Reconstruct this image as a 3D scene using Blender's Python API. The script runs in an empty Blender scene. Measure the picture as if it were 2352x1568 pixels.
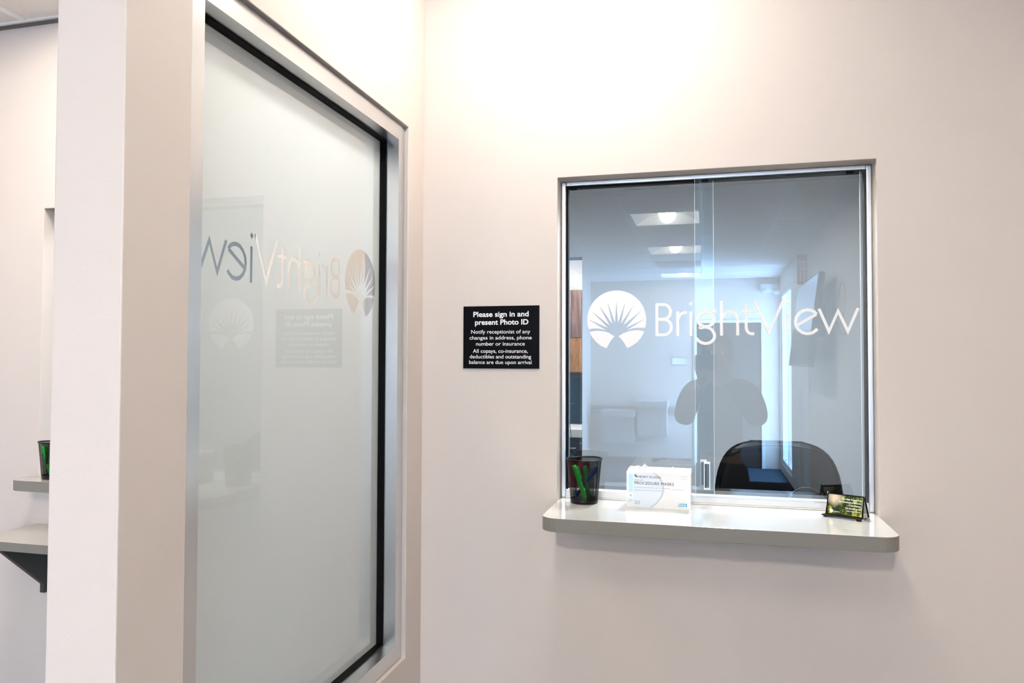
import bpy, bmesh, math, random
from mathutils import Vector, Matrix
random.seed(7)
C = bpy.context.scene.collection
SC = bpy.context.scene
PI = math.pi
# ------------------------------------------------------------------ camera
cam_d = bpy.data.cameras.new('camera'); cam = bpy.data.objects.new('camera', cam_d); C.objects.link(cam)
cam_d.sensor_width = 36.0; cam_d.lens = 1711.13 / 2352 * 36.0; cam_d.clip_start = 0.01
yaw, pitch, roll = 0.2545, 0.0267, 0.0031
F = Vector((-math.sin(yaw) * math.cos(pitch), math.cos(yaw) * math.cos(pitch), math.sin(pitch)))
R0 = Vector((math.cos(yaw), math.sin(yaw), 0)); U0 = R0.cross(F)
Rv = R0 * math.cos(roll) + U0 * math.sin(roll); Uv = -R0 * math.sin(roll) + U0 * math.cos(roll)
cam.matrix_world = Matrix(((Rv.x, Uv.x, -F.x, 0.8364), (Rv.y, Uv.y, -F.y, -2.13), (Rv.z, Uv.z, -F.z, 1.52), (0, 0, 0, 1)))
SC.camera = cam
# ------------------------------------------------------------------ world, daylight, exposure
w = bpy.data.worlds.new('world'); SC.world = w; w.use_nodes = True
w.node_tree.nodes['Background'].inputs[0].default_value = (0.55, 0.75, 1.0, 1)
w.node_tree.nodes['Background'].inputs[1].default_value = 1.0
SC.view_settings.view_transform = 'Standard'; SC.view_settings.look = 'None'
SC.view_settings.gamma = 1.0; SC.view_settings.use_curve_mapping = False
SC.view_settings.exposure = 0.17
LAMP_NEAR = 40.0       # basket right above the reception wall
LAMP_MID = 46.0        # basket above the photographer
LAMP = 440.0           # third basket of the row
LAMP_FAR = 130.0       # baskets at the far end
LAMP_BOOTH = 68.0      # basket of the left booth
LAMP_IN = 345.0         # reception office
LAMP_BACK = 150.0      # lit room behind the office
DAY = 820.0            # daylight through the glazed opening on the right wall (watts)
REFL = 1.05             # how strongly the panes mirror compared with plain glass
SC.cycles.max_bounces = 12; SC.cycles.transparent_max_bounces = 16; SC.cycles.glossy_bounces = 6
SC.cycles.caustics_reflective = False; SC.cycles.caustics_refractive = False
day = bpy.data.lights.new('daylight', 'AREA'); day.shape = 'RECTANGLE'; day.size = 1.3; day.size_y = 2.4
day.energy = DAY; day.color = (0.36, 0.62, 1.0)
dayo = bpy.data.objects.new('daylight', day); C.objects.link(dayo)
dayo.location = (2.05, -8.2, 1.3); dayo.rotation_euler = (PI / 2, 0, PI / 2)   # shines towards -x through the opening
# ------------------------------------------------------------------ materials
def mat(name, col, rough=0.6, metal=0.0, spec=0.5, bump=0.0, bscale=200.0, var=0.0, vscale=40.0, emis=None, es=0.0, coat=0.0):
    m = bpy.data.materials.new(name); m.use_nodes = True; nt = m.node_tree; N = nt.nodes; L = nt.links
    b = N['Principled BSDF']
    b.inputs['Base Color'].default_value = (*col, 1); b.inputs['Roughness'].default_value = rough
    b.inputs['Metallic'].default_value = metal; b.inputs['Specular IOR Level'].default_value = spec
    b.inputs['Coat Weight'].default_value = coat
    if emis: b.inputs['Emission Color'].default_value = (*emis, 1); b.inputs['Emission Strength'].default_value = es
    tc = N.new('ShaderNodeTexCoord')
    if var > 0:
        n = N.new('ShaderNodeTexNoise'); n.inputs['Scale'].default_value = vscale; n.inputs['Detail'].default_value = 4
        L.new(tc.outputs['Object'], n.inputs['Vector'])
        mx = N.new('ShaderNodeMix'); mx.data_type = 'RGBA'
        mx.inputs[6].default_value = (*[c * (1 - var) for c in col], 1); mx.inputs[7].default_value = (*[min(1, c * (1 + var)) for c in col], 1)
        L.new(n.outputs['Fac'], mx.inputs[0]); L.new(mx.outputs[2], b.inputs['Base Color'])
    if bump > 0:
        n2 = N.new('ShaderNodeTexNoise'); n2.inputs['Scale'].default_value = bscale; n2.inputs['Detail'].default_value = 3
        L.new(tc.outputs['Object'], n2.inputs['Vector'])
        bp = N.new('ShaderNodeBump'); bp.inputs['Strength'].default_value = bump; bp.inputs['Distance'].default_value = 0.001
        L.new(n2.outputs['Fac'], bp.inputs['Height']); L.new(bp.outputs[0], b.inputs['Normal'])
    return m
def wood(name, dark, light, scale=3.0, rough=0.45):
    m = mat(name, light, rough); nt = m.node_tree; N = nt.nodes; L = nt.links
    tc = N.new('ShaderNodeTexCoord'); mp = N.new('ShaderNodeMapping'); mp.inputs['Scale'].default_value = (scale * 5, scale * 5, scale)
    n = N.new('ShaderNodeTexNoise'); n.inputs['Scale'].default_value = 2.2; n.inputs['Detail'].default_value = 8; n.inputs['Distortion'].default_value = 1.4
    r = N.new('ShaderNodeValToRGB'); r.color_ramp.elements[0].color = (*dark, 1); r.color_ramp.elements[1].color = (*light, 1)
    r.color_ramp.elements[0].position = 0.35; r.color_ramp.elements[1].position = 0.65
    L.new(tc.outputs['Object'], mp.inputs[0]); L.new(mp.outputs[0], n.inputs['Vector']); L.new(n.outputs['Fac'], r.inputs[0])
    L.new(r.outputs[0], N['Principled BSDF'].inputs['Base Color'])
    return m
def pane_mat(name, k, tint, thru):
    m = bpy.data.materials.new(name); m.use_nodes = True; nt = m.node_tree; N = nt.nodes; L = nt.links; N.clear()
    out = N.new('ShaderNodeOutputMaterial'); t = N.new('ShaderNodeBsdfTransparent'); g = N.new('ShaderNodeBsdfGlossy')
    g.inputs['Roughness'].default_value = 0.0; g.inputs['Color'].default_value = (*tint, 1); t.inputs['Color'].default_value = (*thru, 1)
    geo = N.new('ShaderNodeNewGeometry'); dp = N.new('ShaderNodeVectorMath'); dp.operation = 'DOT_PRODUCT'
    L.new(geo.outputs['Incoming'], dp.inputs[0]); L.new(geo.outputs['Normal'], dp.inputs[1])
    def mm(op, x, v=None, flip=False, clamp=False):
        q = N.new('ShaderNodeMath'); q.operation = op; q.use_clamp = clamp
        L.new(x, q.inputs[1 if flip else 0])
        if v is not None: q.inputs[0 if flip else 1].default_value = v
        return q.outputs[0]
    c = mm('ABSOLUTE', dp.outputs['Value']); c = mm('SUBTRACT', c, 1.0, True, True); c = mm('POWER', c, 5.0); c = mm('MULTIPLY', c, 0.96); c = mm('ADD', c, 0.04)
    mu = N.new('ShaderNodeMath'); mu.operation = 'MULTIPLY'; mu.inputs[1].default_value = k; mu.use_clamp = True
    ms = N.new('ShaderNodeMixShader')
    L.new(c, mu.inputs[0]); L.new(mu.outputs[0], ms.inputs[0]); L.new(t.outputs[0], ms.inputs[1]); L.new(g.outputs[0], ms.inputs[2])
    L.new(ms.outputs[0], out.inputs[0])
    return m
def mesh_mat(name, col, n1, n2):
    """expanded metal: thin dark strands with diamond holes, laid out in the UV map"""
    m = mat(name, col, 0.35, 0.3); nt = m.node_tree; N = nt.nodes; L = nt.links
    uv = N.new('ShaderNodeUVMap'); sp = N.new('ShaderNodeSeparateXYZ'); L.new(uv.outputs[0], sp.inputs[0])
    def math_(op, a, b=None, v=None):
        q = N.new('ShaderNodeMath'); q.operation = op; L.new(a, q.inputs[0])
        if b is not None: L.new(b, q.inputs[1])
        if v is not None: q.inputs[1].default_value = v
        return q.outputs[0]
    a = math_('MULTIPLY', sp.outputs[0], v=n1); b = math_('MULTIPLY', sp.outputs[1], v=n2)
    def strand(x):
        f = math_('FRACT', x); f = math_('SUBTRACT', f, v=0.5); f = math_('ABSOLUTE', f); return math_('GREATER_THAN', f, v=0.29)
    s = math_('MAXIMUM', strand(math_('ADD', a, b)), strand(math_('SUBTRACT', a, b)))
    t = N.new('ShaderNodeBsdfTransparent'); ms = N.new('ShaderNodeMixShader')
    L.new(s, ms.inputs[0]); L.new(t.outputs[0], ms.inputs[1]); L.new(N['Principled BSDF'].outputs[0], ms.inputs[2])
    L.new(ms.outputs[0], N['Material Output'].inputs[0])
    return m
M = {}
M['wall'] = mat('greige_paint', (0.70, 0.625, 0.57), 0.55, spec=0.25, bump=0.25, bscale=260, var=0.015, vscale=3)
M['office_wall'] = mat('office_paint', (0.49, 0.515, 0.54), 0.6, spec=0.2, bump=0.2, bscale=260)
M['white_wall'] = mat('white_paint', (0.80, 0.76, 0.74), 0.6)
M['teal'] = mat('teal_paint', (0.004, 0.045, 0.08), 0.5)
M['floor'] = mat('blue_grey_carpet', (0.045, 0.065, 0.09), 1.0, spec=0.0, bump=1.0, bscale=300, var=0.5, vscale=160)
M['tile'] = mat('acoustic_tile', (0.76, 0.735, 0.72), 0.85, spec=0.1, bump=0.9, bscale=90, var=0.05, vscale=90)
M['tbar'] = mat('ceiling_grid_white', (0.88, 0.86, 0.85), 0.4)
M['shadowbar'] = mat('shade_strip_dark', (0.10, 0.095, 0.095), 0.5)
M['alu'] = mat('brushed_aluminium', (0.70, 0.70, 0.70), 0.30, 1.0)
M['alu2'] = mat('satin_aluminium', (0.80, 0.82, 0.84), 0.28, 1.0)
M['rail'] = mat('white_rail', (0.80, 0.81, 0.83), 0.3, 0.0)
M['gasket'] = mat('black_rubber', (0.002, 0.002, 0.002), 0.6, spec=0.1)
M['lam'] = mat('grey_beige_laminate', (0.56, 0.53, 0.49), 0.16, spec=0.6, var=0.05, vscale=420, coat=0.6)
M['lam_shaded'] = mat('grey_laminate_shaded', (0.225, 0.21, 0.185), 0.35, spec=0.4, var=0.16, vscale=420)  # same laminate, darkened for the shade on the shelf's upright faces
M['laminate_dark'] = mat('dark_laminate', (0.03, 0.03, 0.032), 0.3)
M['black'] = mat('black_metal', (0.004, 0.004, 0.004), 0.35, 0.0, spec=0.25)
M['blackmat'] = mat('matte_black', (0.006, 0.0055, 0.005), 0.5)
M['bracket'] = mat('bracket_paint', (0.035, 0.033, 0.028), 0.5)
M['white'] = mat('white_vinyl', (0.93, 0.93, 0.93), 0.5, spec=0.2)
M['paper'] = mat('white_card', (0.86, 0.87, 0.89), 0.5)
M['tissue'] = mat('mask_fabric', (0.92, 0.92, 0.93), 0.85)
M['leather'] = mat('black_leather', (0.002, 0.0018, 0.002), 0.40, spec=0.07, bump=0.3, bscale=150)
M['walnut'] = wood('walnut_laminate', (0.10, 0.055, 0.045), (0.26, 0.16, 0.135), 1.2)
M['oak'] = wood('oak_panel', (0.22, 0.09, 0.02), (0.42, 0.20, 0.06), 2.0)
M['greywood'] = wood('grey_laminate', (0.055, 0.055, 0.075), (0.10, 0.10, 0.135), 3.0)
M['doorwood'] = wood('dark_door_veneer', (0.020, 0.016, 0.014), (0.04, 0.03, 0.025), 1.0)
M['steel'] = mat('stainless_steel', (0.62, 0.63, 0.65), 0.35, 0.5)
M['glass'] = pane_mat('pane_glass', REFL, (0.90, 0.97, 1.0), (0.93, 0.965, 0.98))
M['edge'] = mat('glass_edge', (0.88, 0.92, 0.92), 0.2, es=0)
M['glass_p'] = pane_mat('partition_glass', 0.9, (1, 1, 1), (0.975, 0.99, 0.985))
M['acrylic'] = pane_mat('clear_acrylic', 2.5, (1, 1, 1), (0.82, 0.86, 0.90))
M['acrylic_edge'] = mat('acrylic_edge', (0.85, 0.88, 0.92), 0.2)
M['red'] = mat('red_plastic', (0.42, 0.010, 0.016), 0.4)
M['green'] = mat('green_plastic', (0.02, 0.85, 0.08), 0.35)
M['dgreen'] = mat('dark_green_plastic', (0.004, 0.16, 0.025), 0.35)
M['blue'] = mat('blue_plastic', (0.004, 0.025, 0.16), 0.35)
M['mesh'] = mesh_mat('black_wire_mesh', (0.008, 0.008, 0.008), 74, 34)
M['mesh'].node_tree.nodes['Principled BSDF'].inputs['Specular IOR Level'].default_value = 0.1
M['mesh'].node_tree.nodes['Principled BSDF'].inputs['Base Color'].default_value = (0.002, 0.002, 0.002, 1)
M['mesh'].node_tree.nodes['Principled BSDF'].inputs['Metallic'].default_value = 0
M['mesh2'] = mesh_mat('black_card_mesh', (0.008, 0.008, 0.008), 22, 12)
M['ink'] = mat('dark_ink', (0.02, 0.025, 0.035), 0.6)
M['ink2'] = mat('grey_ink', (0.36, 0.42, 0.48), 0.6)
M['ink3'] = mat('pale_ink', (0.60, 0.64, 0.68), 0.6)
M['pblue'] = mat('pale_blue_ink', (0.52, 0.80, 0.93), 0.6)
M['pblue2'] = mat('very_pale_blue_ink', (0.76, 0.84, 0.93), 0.6)
M['cyan'] = mat('cyan_ink', (0.05, 0.42, 0.60), 0.6)
M['signblack'] = mat('black_sign_board', (0.002, 0.002, 0.003), 0.4, spec=0.06)
M['redink'] = mat('red_ink', (0.55, 0.02, 0.04), 0.5)
M['skin'] = mat('skin', (0.50, 0.28, 0.20), 0.5)
M['cloth'] = mat('charcoal_fabric', (0.022, 0.022, 0.025), 0.8)
M['denim'] = mat('dark_denim', (0.02, 0.025, 0.04), 0.8)
M['hair'] = mat('dark_hair', (0.015, 0.010, 0.008), 0.5)
M['lamp'] = mat('lamp_basket', (0.9, 0.9, 0.9), 0.6, emis=(1.0, 0.93, 0.82), es=LAMP)
for nm_, es_ in (('lamp_mid', LAMP_MID), ('lamp_far', LAMP_FAR), ('lamp_booth', LAMP_BOOTH)): M[nm_] = mat(nm_, (0.9, 0.9, 0.9), 0.6, emis=(1.0, 0.93, 0.82), es=es_)
M['lamp_near'] = mat('lamp_basket_near', (0.9, 0.9, 0.9), 0.6, emis=(1.0, 0.94, 0.86), es=LAMP_NEAR)
M['lamp_in'] = mat('lamp_basket_office', (0.9, 0.9, 0.9), 0.6, emis=(0.95, 0.97, 1.0), es=LAMP_IN)
M['lamp_back'] = mat('lamp_basket_back_room', (0.9, 0.9, 0.9), 0.6, emis=(1.0, 0.95, 0.90), es=LAMP_BACK)
M['reflector'] = mat('lamp_reflector', (0.88, 0.88, 0.88), 0.35)
def frost_mat():
    m = bpy.data.materials.new('frosted_film'); m.use_nodes = True; nt = m.node_tree; N = nt.nodes; L = nt.links; N.clear()
    out = N.new('ShaderNodeOutputMaterial'); d = N.new('ShaderNodeBsdfDiffuse'); t = N.new('ShaderNodeBsdfTranslucent'); ms = N.new('ShaderNodeMixShader')
    d.inputs[0].default_value = (0.89, 0.91, 0.93, 1); t.inputs[0].default_value = (0.93, 0.95, 0.97, 1); ms.inputs[0].default_value = 0.5
    L.new(d.outputs[0], ms.inputs[1]); L.new(t.outputs[0], ms.inputs[2]); L.new(ms.outputs[0], out.inputs[0])
    return m
M['frost'] = frost_mat()
def card_mat():
    """landscape print: trees, sunlight and foliage as a colour noise"""
    m = mat('landscape_print', (0.2, 0.3, 0.05), 0.35); nt = m.node_tree; N = nt.nodes; L = nt.links
    tc = N.new('ShaderNodeTexCoord'); mp = N.new('ShaderNodeMapping'); mp.inputs['Scale'].default_value = (60, 60, 38)
    n = N.new('ShaderNodeTexNoise'); n.inputs['Scale'].default_value = 1.3; n.inputs['Detail'].default_value = 8; n.inputs['Roughness'].default_value = 0.7
    r = N.new('ShaderNodeValToRGB'); e = r.color_ramp.elements
    e[0].position = 0.42; e[0].color = (0.002, 0.006, 0.001, 1); e[1].position = 0.66; e[1].color = (0.85, 0.72, 0.12, 1)
    q = e.new(0.50); q.color = (0.03, 0.07, 0.006, 1); q = e.new(0.57); q.color = (0.34, 0.36, 0.02, 1)
    L.new(tc.outputs['Object'], mp.inputs[0]); L.new(mp.outputs[0], n.inputs['Vector']); L.new(n.outputs['Fac'], r.inputs[0])
    # warm sun patch in the upper left of the print
    vm = N.new('ShaderNodeVectorMath'); vm.operation = 'DISTANCE'; vm.inputs[1].default_value = (-0.026, 0, 0.052); L.new(tc.outputs['Object'], vm.inputs[0])
    mr = N.new('ShaderNodeMapRange'); mr.inputs[1].default_value = 0.006; mr.inputs[2].default_value = 0.026; mr.inputs[3].default_value = 1; mr.inputs[4].default_value = 0
    L.new(vm.outputs['Value'], mr.inputs[0])
    mx = N.new('ShaderNodeMix'); mx.data_type = 'RGBA'; mx.inputs[7].default_value = (1.0, 0.80, 0.62, 1)
    L.new(mr.outputs[0], mx.inputs[0]); L.new(r.outputs[0], mx.inputs[6]); L.new(mx.outputs[2], N['Principled BSDF'].inputs['Base Color'])
    return m
M['card'] = card_mat()
# ------------------------------------------------------------------ geometry helpers
class MB:
    def __init__(s): s.bm = bmesh.new()
    def box(s, x0, x1, y0, y1, z0, z1, rot=None, about=(0, 0, 0)):
        v = [Vector((x, y, z)) for x in (x0, x1) for y in (y0, y1) for z in (z0, z1)]
        if rot is not None: a = Vector(about); v = [rot @ (q - a) + a for q in v]
        v = [s.bm.verts.new(q) for q in v]
        for f in ((0, 1, 3, 2), (4, 6, 7, 5), (0, 4, 5, 1), (2, 3, 7, 6), (0, 2, 6, 4), (1, 5, 7, 3)): s.bm.faces.new([v[i] for i in f])
        return s
    def lathe(s, prof, n=32, o=(0, 0, 0), caps=True, uv=False):
        rings = [[s.bm.verts.new((o[0] + r * math.cos(2 * PI * k / n), o[1] + r * math.sin(2 * PI * k / n), o[2] + z)) for k in range(n)] for r, z in prof]
        ul = s.bm.loops.layers.uv.verify() if uv else None
        for i in range(len(rings) - 1):
            for k in range(n):
                k2 = (k + 1) % n; f = s.bm.faces.new((rings[i][k], rings[i][k2], rings[i + 1][k2], rings[i + 1][k])); f.smooth = True
                if uv:
                    us = (k / n, (k + 1) / n, (k + 1) / n, k / n); vs = (i, i, i + 1, i + 1)
                    for lp, a, b in zip(f.loops, us, vs): lp[ul].uv = (a, b / (len(rings) - 1))
        if caps:
            if prof[0][0] > 1e-4: s.bm.faces.new(rings[0][::-1])
            if prof[-1][0] > 1e-4: s.bm.faces.new(rings[-1])
        return s
    def tube(s, pts, r, n=10, closed=False, radii=None):
        P = [Vector(p) for p in pts]; rings = []; m = len(P)
        for i, p in enumerate(P):
            if closed: d = P[(i + 1) % m] - P[i - 1]
            else: d = P[min(i + 1, m - 1)] - P[max(i - 1, 0)]
            d.normalize(); u = d.cross(Vector((0, 0, 1)))
            if u.length < 0.05: u = d.cross(Vector((0, 1, 0)))
            u.normalize(); v = d.cross(u); rr = radii[i] if radii else r
            rings.append([s.bm.verts.new(p + u * rr * math.cos(2 * PI * k / n) + v * rr * math.sin(2 * PI * k / n)) for k in range(n)])
        for i in range(m if closed else m - 1):
            a, b = rings[i], rings[(i + 1) % m]
            for k in range(n):
                f = s.bm.faces.new((a[k], a[(k + 1) % n], b[(k + 1) % n], b[k])); f.smooth = True
        if not closed: s.bm.faces.new(rings[0][::-1]); s.bm.faces.new(rings[-1])
        return s
    def prism(s, poly, f0, f1):
        """poly in 2D; f0/f1 map a 2D point to the two end caps"""
        a = [s.bm.verts.new(f0(p)) for p in poly]; b = [s.bm.verts.new(f1(p)) for p in poly]; n = len(poly)
        s.bm.faces.new(a); s.bm.faces.new(b[::-1])
        for i in range(n): s.bm.faces.new((a[i], b[i], b[(i + 1) % n], a[(i + 1) % n]))
        return s
    def build(s, name, m, parent=None, bevel=0.0, seg=2, smooth=False, sub=0, loc=None, norm=True):
        if norm: bmesh.ops.recalc_face_normals(s.bm, faces=s.bm.faces)
        me = bpy.data.meshes.new(name); s.bm.to_mesh(me); s.bm.free(); me.materials.append(m)
        o = bpy.data.objects.new(name, me); C.objects.link(o)
        if parent: o.parent = parent
        if loc: o.location = loc
        if smooth:
            for p in me.polygons: p.use_smooth = True
        if bevel > 0:
            md = o.modifiers.new('bevel', 'BEVEL'); md.width = bevel; md.segments = seg; md.limit_method = 'ANGLE'; md.angle_limit = 0.6
        if sub: md = o.modifiers.new('sub', 'SUBSURF'); md.levels = sub; md.render_levels = sub
        return o
def B(name, m, parent, *a, bevel=0.0, **k): return MB().box(*a).build(name, m, parent, bevel=bevel, **k)
def tag(o, label=None, cat=None, group=None, kind=None):
    if label: o['label'] = label
    if cat: o['category'] = cat
    if group: o['group'] = group
    if kind: o['kind'] = kind
    return o
def empty(name, loc=(0, 0, 0), rz=0.0):
    o = bpy.data.objects.new(name, None); C.objects.link(o); o.location = loc; o.rotation_euler = (0, 0, rz); o.empty_display_size = 0.05; return o
def thing(name, label, cat, loc=(0, 0, 0), rz=0.0, group=None): return tag(empty(name, loc, rz), label, cat, group)
def struct(o): o['kind'] = 'structure'; return o
def copy_tree(o, parent=None):
    c = o.copy(); C.objects.link(c); c.parent = parent
    for ch in [q for q in bpy.data.objects if q.parent == o and q != c]: copy_tree(ch, c)
    return c
def slab(name, m, u, z, holes, f, bevel=0.0):
    """wall slab with rectangular holes; u range, z range, f(u, side, z) -> point, side 0/1"""
    us = sorted(set([u[0], u[1]] + [h[i] for h in holes for i in (0, 1)])); zs = sorted(set([z[0], z[1]] + [h[i] for h in holes for i in (2, 3)]))
    us = [a for a in us if u[0] <= a <= u[1]]; zs = [a for a in zs if z[0] <= a <= z[1]]
    bm = bmesh.new(); V = {}
    def v(i, j, s):
        if (i, j, s) not in V: V[(i, j, s)] = bm.verts.new(f(us[i], s, zs[j]))
        return V[(i, j, s)]
    def solid(i, j):
        if i < 0 or j < 0 or i >= len(us) - 1 or j >= len(zs) - 1: return False
        cu, cz = (us[i] + us[i + 1]) / 2, (zs[j] + zs[j + 1]) / 2
        return not any(h[0] < cu < h[1] and h[2] < cz < h[3] for h in holes)
    for i in range(len(us) - 1):
        for j in range(len(zs) - 1):
            if not solid(i, j): continue
            for s in (0, 1): bm.faces.new([v(i, j, s), v(i + 1, j, s), v(i + 1, j + 1, s), v(i, j + 1, s)])
            if not solid(i - 1, j): bm.faces.new([v(i, j, 0), v(i, j + 1, 0), v(i, j + 1, 1), v(i, j, 1)])
            if not solid(i + 1, j): bm.faces.new([v(i + 1, j, 0), v(i + 1, j + 1, 0), v(i + 1, j + 1, 1), v(i + 1, j, 1)])
            if not solid(i, j - 1): bm.faces.new([v(i, j, 0), v(i + 1, j, 0), v(i + 1, j, 1), v(i, j, 1)])
            if not solid(i, j + 1): bm.faces.new([v(i, j + 1, 0), v(i + 1, j + 1, 0), v(i + 1, j + 1, 1), v(i, j + 1, 1)])
    q = MB(); q.bm.free(); q.bm = bm
    return struct(q.build(name, m, None, bevel=bevel))
def text_verts(body, offset=0.0):
    cu = bpy.data.curves.new('lettering', 'FONT'); cu.body = body; cu.size = 1.0; cu.offset = offset; cu.resolution_u = 5
    o = bpy.data.objects.new('lettering', cu); C.objects.link(o)
    dg = bpy.context.evaluated_depsgraph_get(); me = bpy.data.meshes.new_from_object(o.evaluated_get(dg))
    V = [tuple(v.co) for v in me.vertices]; Fc = [tuple(p.vertices) for p in me.polygons]
    bpy.data.objects.remove(o); bpy.data.curves.remove(cu); bpy.data.meshes.remove(me)
    return V, Fc
CAPH = None
def add_text(mb, body, x0, x1, z, cap, f, offset=0.0):
    """text from x0 to x1 on baseline z with capital height cap; f(x, z) -> 3D point"""
    global CAPH
    if CAPH is None: CAPH = max(v[1] for v in text_verts('H')[0])
    V, Fc = text_verts(body, offset); a = min(v[0] for v in V); b = max(v[0] for v in V)
    vs = [mb.bm.verts.new(f(x0 + (v[0] - a) / (b - a) * (x1 - x0), z + v[1] / CAPH * cap)) for v in V]
    for q in Fc:
        try: mb.bm.faces.new([vs[i] for i in q])
        except ValueError: pass
def ribbon(pts, w):
    """outline quads of a constant-width stroke in 2D"""
    n = len(pts); L = []; R = []
    for i, p in enumerate(pts):
        a = Vector(pts[max(i - 1, 0)]); b = Vector(pts[min(i + 1, n - 1)]); p = Vector(p)
        if 0 < i < n - 1:
            d1 = (p - a).normalized(); d2 = (b - p).normalized(); d = (d1 + d2).normalized(); k = 1 / max(0.6, d.dot(d1))
        else: d = (b - a).normalized(); k = 1
        nn = Vector((-d.y, d.x)) * w * 0.5 * k; L.append(p + nn); R.append(p - nn)
    return L, R
EMBLEM=[[(0.0825,-0.025),(0.0845,-0.0163),(0.0856,-0.0074),(0.0858,0.0016),(0.0851,0.0105),(0.0834,0.0194),(0.0808,0.028),(0.0773,0.0363),(0.073,0.0443),(0.0679,0.0518),(0.062,0.0587),(0.0555,0.0649),(0.0483,0.0705),(0.0406,0.0753),(0.0324,0.0793),(0.0239,0.0824),(0.0151,0.0847),(0.0061,0.086),(-0.003,0.0863),(-0.0121,0.0857),(-0.0211,0.0842),(-0.0298,0.0817),(-0.0382,0.0783),(-0.0463,0.074),(-0.0538,0.0689),(-0.0607,0.063),(-0.067,0.0565),(-0.0726,0.0492),(-0.0773,0.0415),(-0.0813,0.0332),(-0.0843,0.0246),(-0.0863,0.0157),(-0.0875,0.0066),(-0.0876,-0.0026),(-0.0868,-0.0117),(-0.085,-0.0207),(-0.0833,-0.0269),(-0.0702,-0.0254),(-0.0563,-0.0255),(-0.0425,-0.0281),(-0.0305,-0.0319),(-0.0861,0.003),(-0.0264,-0.0236),(-0.0737,0.0258),(-0.0213,-0.0168),(-0.0529,0.044),(-0.0133,-0.0125),(-0.0275,0.0528),(-0.0051,-0.0096),(-0.0012,0.0558),(0.0034,-0.0101),(0.0244,0.0507),(0.012,-0.0121),(0.0488,0.0419),(0.0193,-0.0162),(0.0709,0.0254),(0.0261,-0.0241),(0.0821,0.0018),(0.0306,-0.0301),(0.0397,-0.0272),(0.0533,-0.0245),(0.0668,-0.024)],[(-0.0812,-0.0359),(-0.0679,-0.0328),(-0.0563,-0.0322),(-0.0402,-0.0334),(-0.0241,-0.0381),(-0.0069,-0.049),(-0.0127,-0.0554),(-0.0207,-0.0669),(-0.0305,-0.0845),(-0.0471,-0.0771),(-0.061,-0.0656),(-0.0726,-0.0517)],[(0.0798,-0.035),(0.0667,-0.0319),(0.0532,-0.0314),(0.0352,-0.034),(0.0193,-0.04),(0.0049,-0.0482),(0.0147,-0.059),(0.0227,-0.0704),(0.0306,-0.0835),(0.0442,-0.0773),(0.06,-0.066),(0.0723,-0.0513)]]
LET_A={'strokes':[[(0.1159,0.0462),(0.1161,-0.0492)],[(0.1158,0.0426),(0.1283,0.0426),(0.1371,0.0425),(0.1427,0.0412),(0.1477,0.038),(0.1516,0.0333),(0.1541,0.0274),(0.155,0.021),(0.1541,0.0146),(0.1516,0.0088),(0.1476,0.0042),(0.1426,0.0012),(0.137,0.0001),(0.1182,0.0)],[(0.1182,-0.0002),(0.1282,-0.0005),(0.1371,-0.0007),(0.1434,-0.002),(0.1491,-0.0053),(0.1535,-0.0103),(0.1563,-0.0164),(0.1573,-0.0232),(0.1563,-0.0299),(0.1534,-0.036),(0.149,-0.0408),(0.1433,-0.0441),(0.137,-0.0453),(0.1157,-0.0452)],[(0.175,0.0219),(0.1752,-0.0496)],[(0.1754,-0.0035),(0.1778,0.0065),(0.1844,0.0143),(0.1931,0.0187),(0.2014,0.0195)],[(0.2119,0.0218),(0.2123,-0.0493)]],'polys':[[(0.2116,0.0509),(0.2176,0.0437),(0.2115,0.0364),(0.2057,0.0434)]]}
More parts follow.
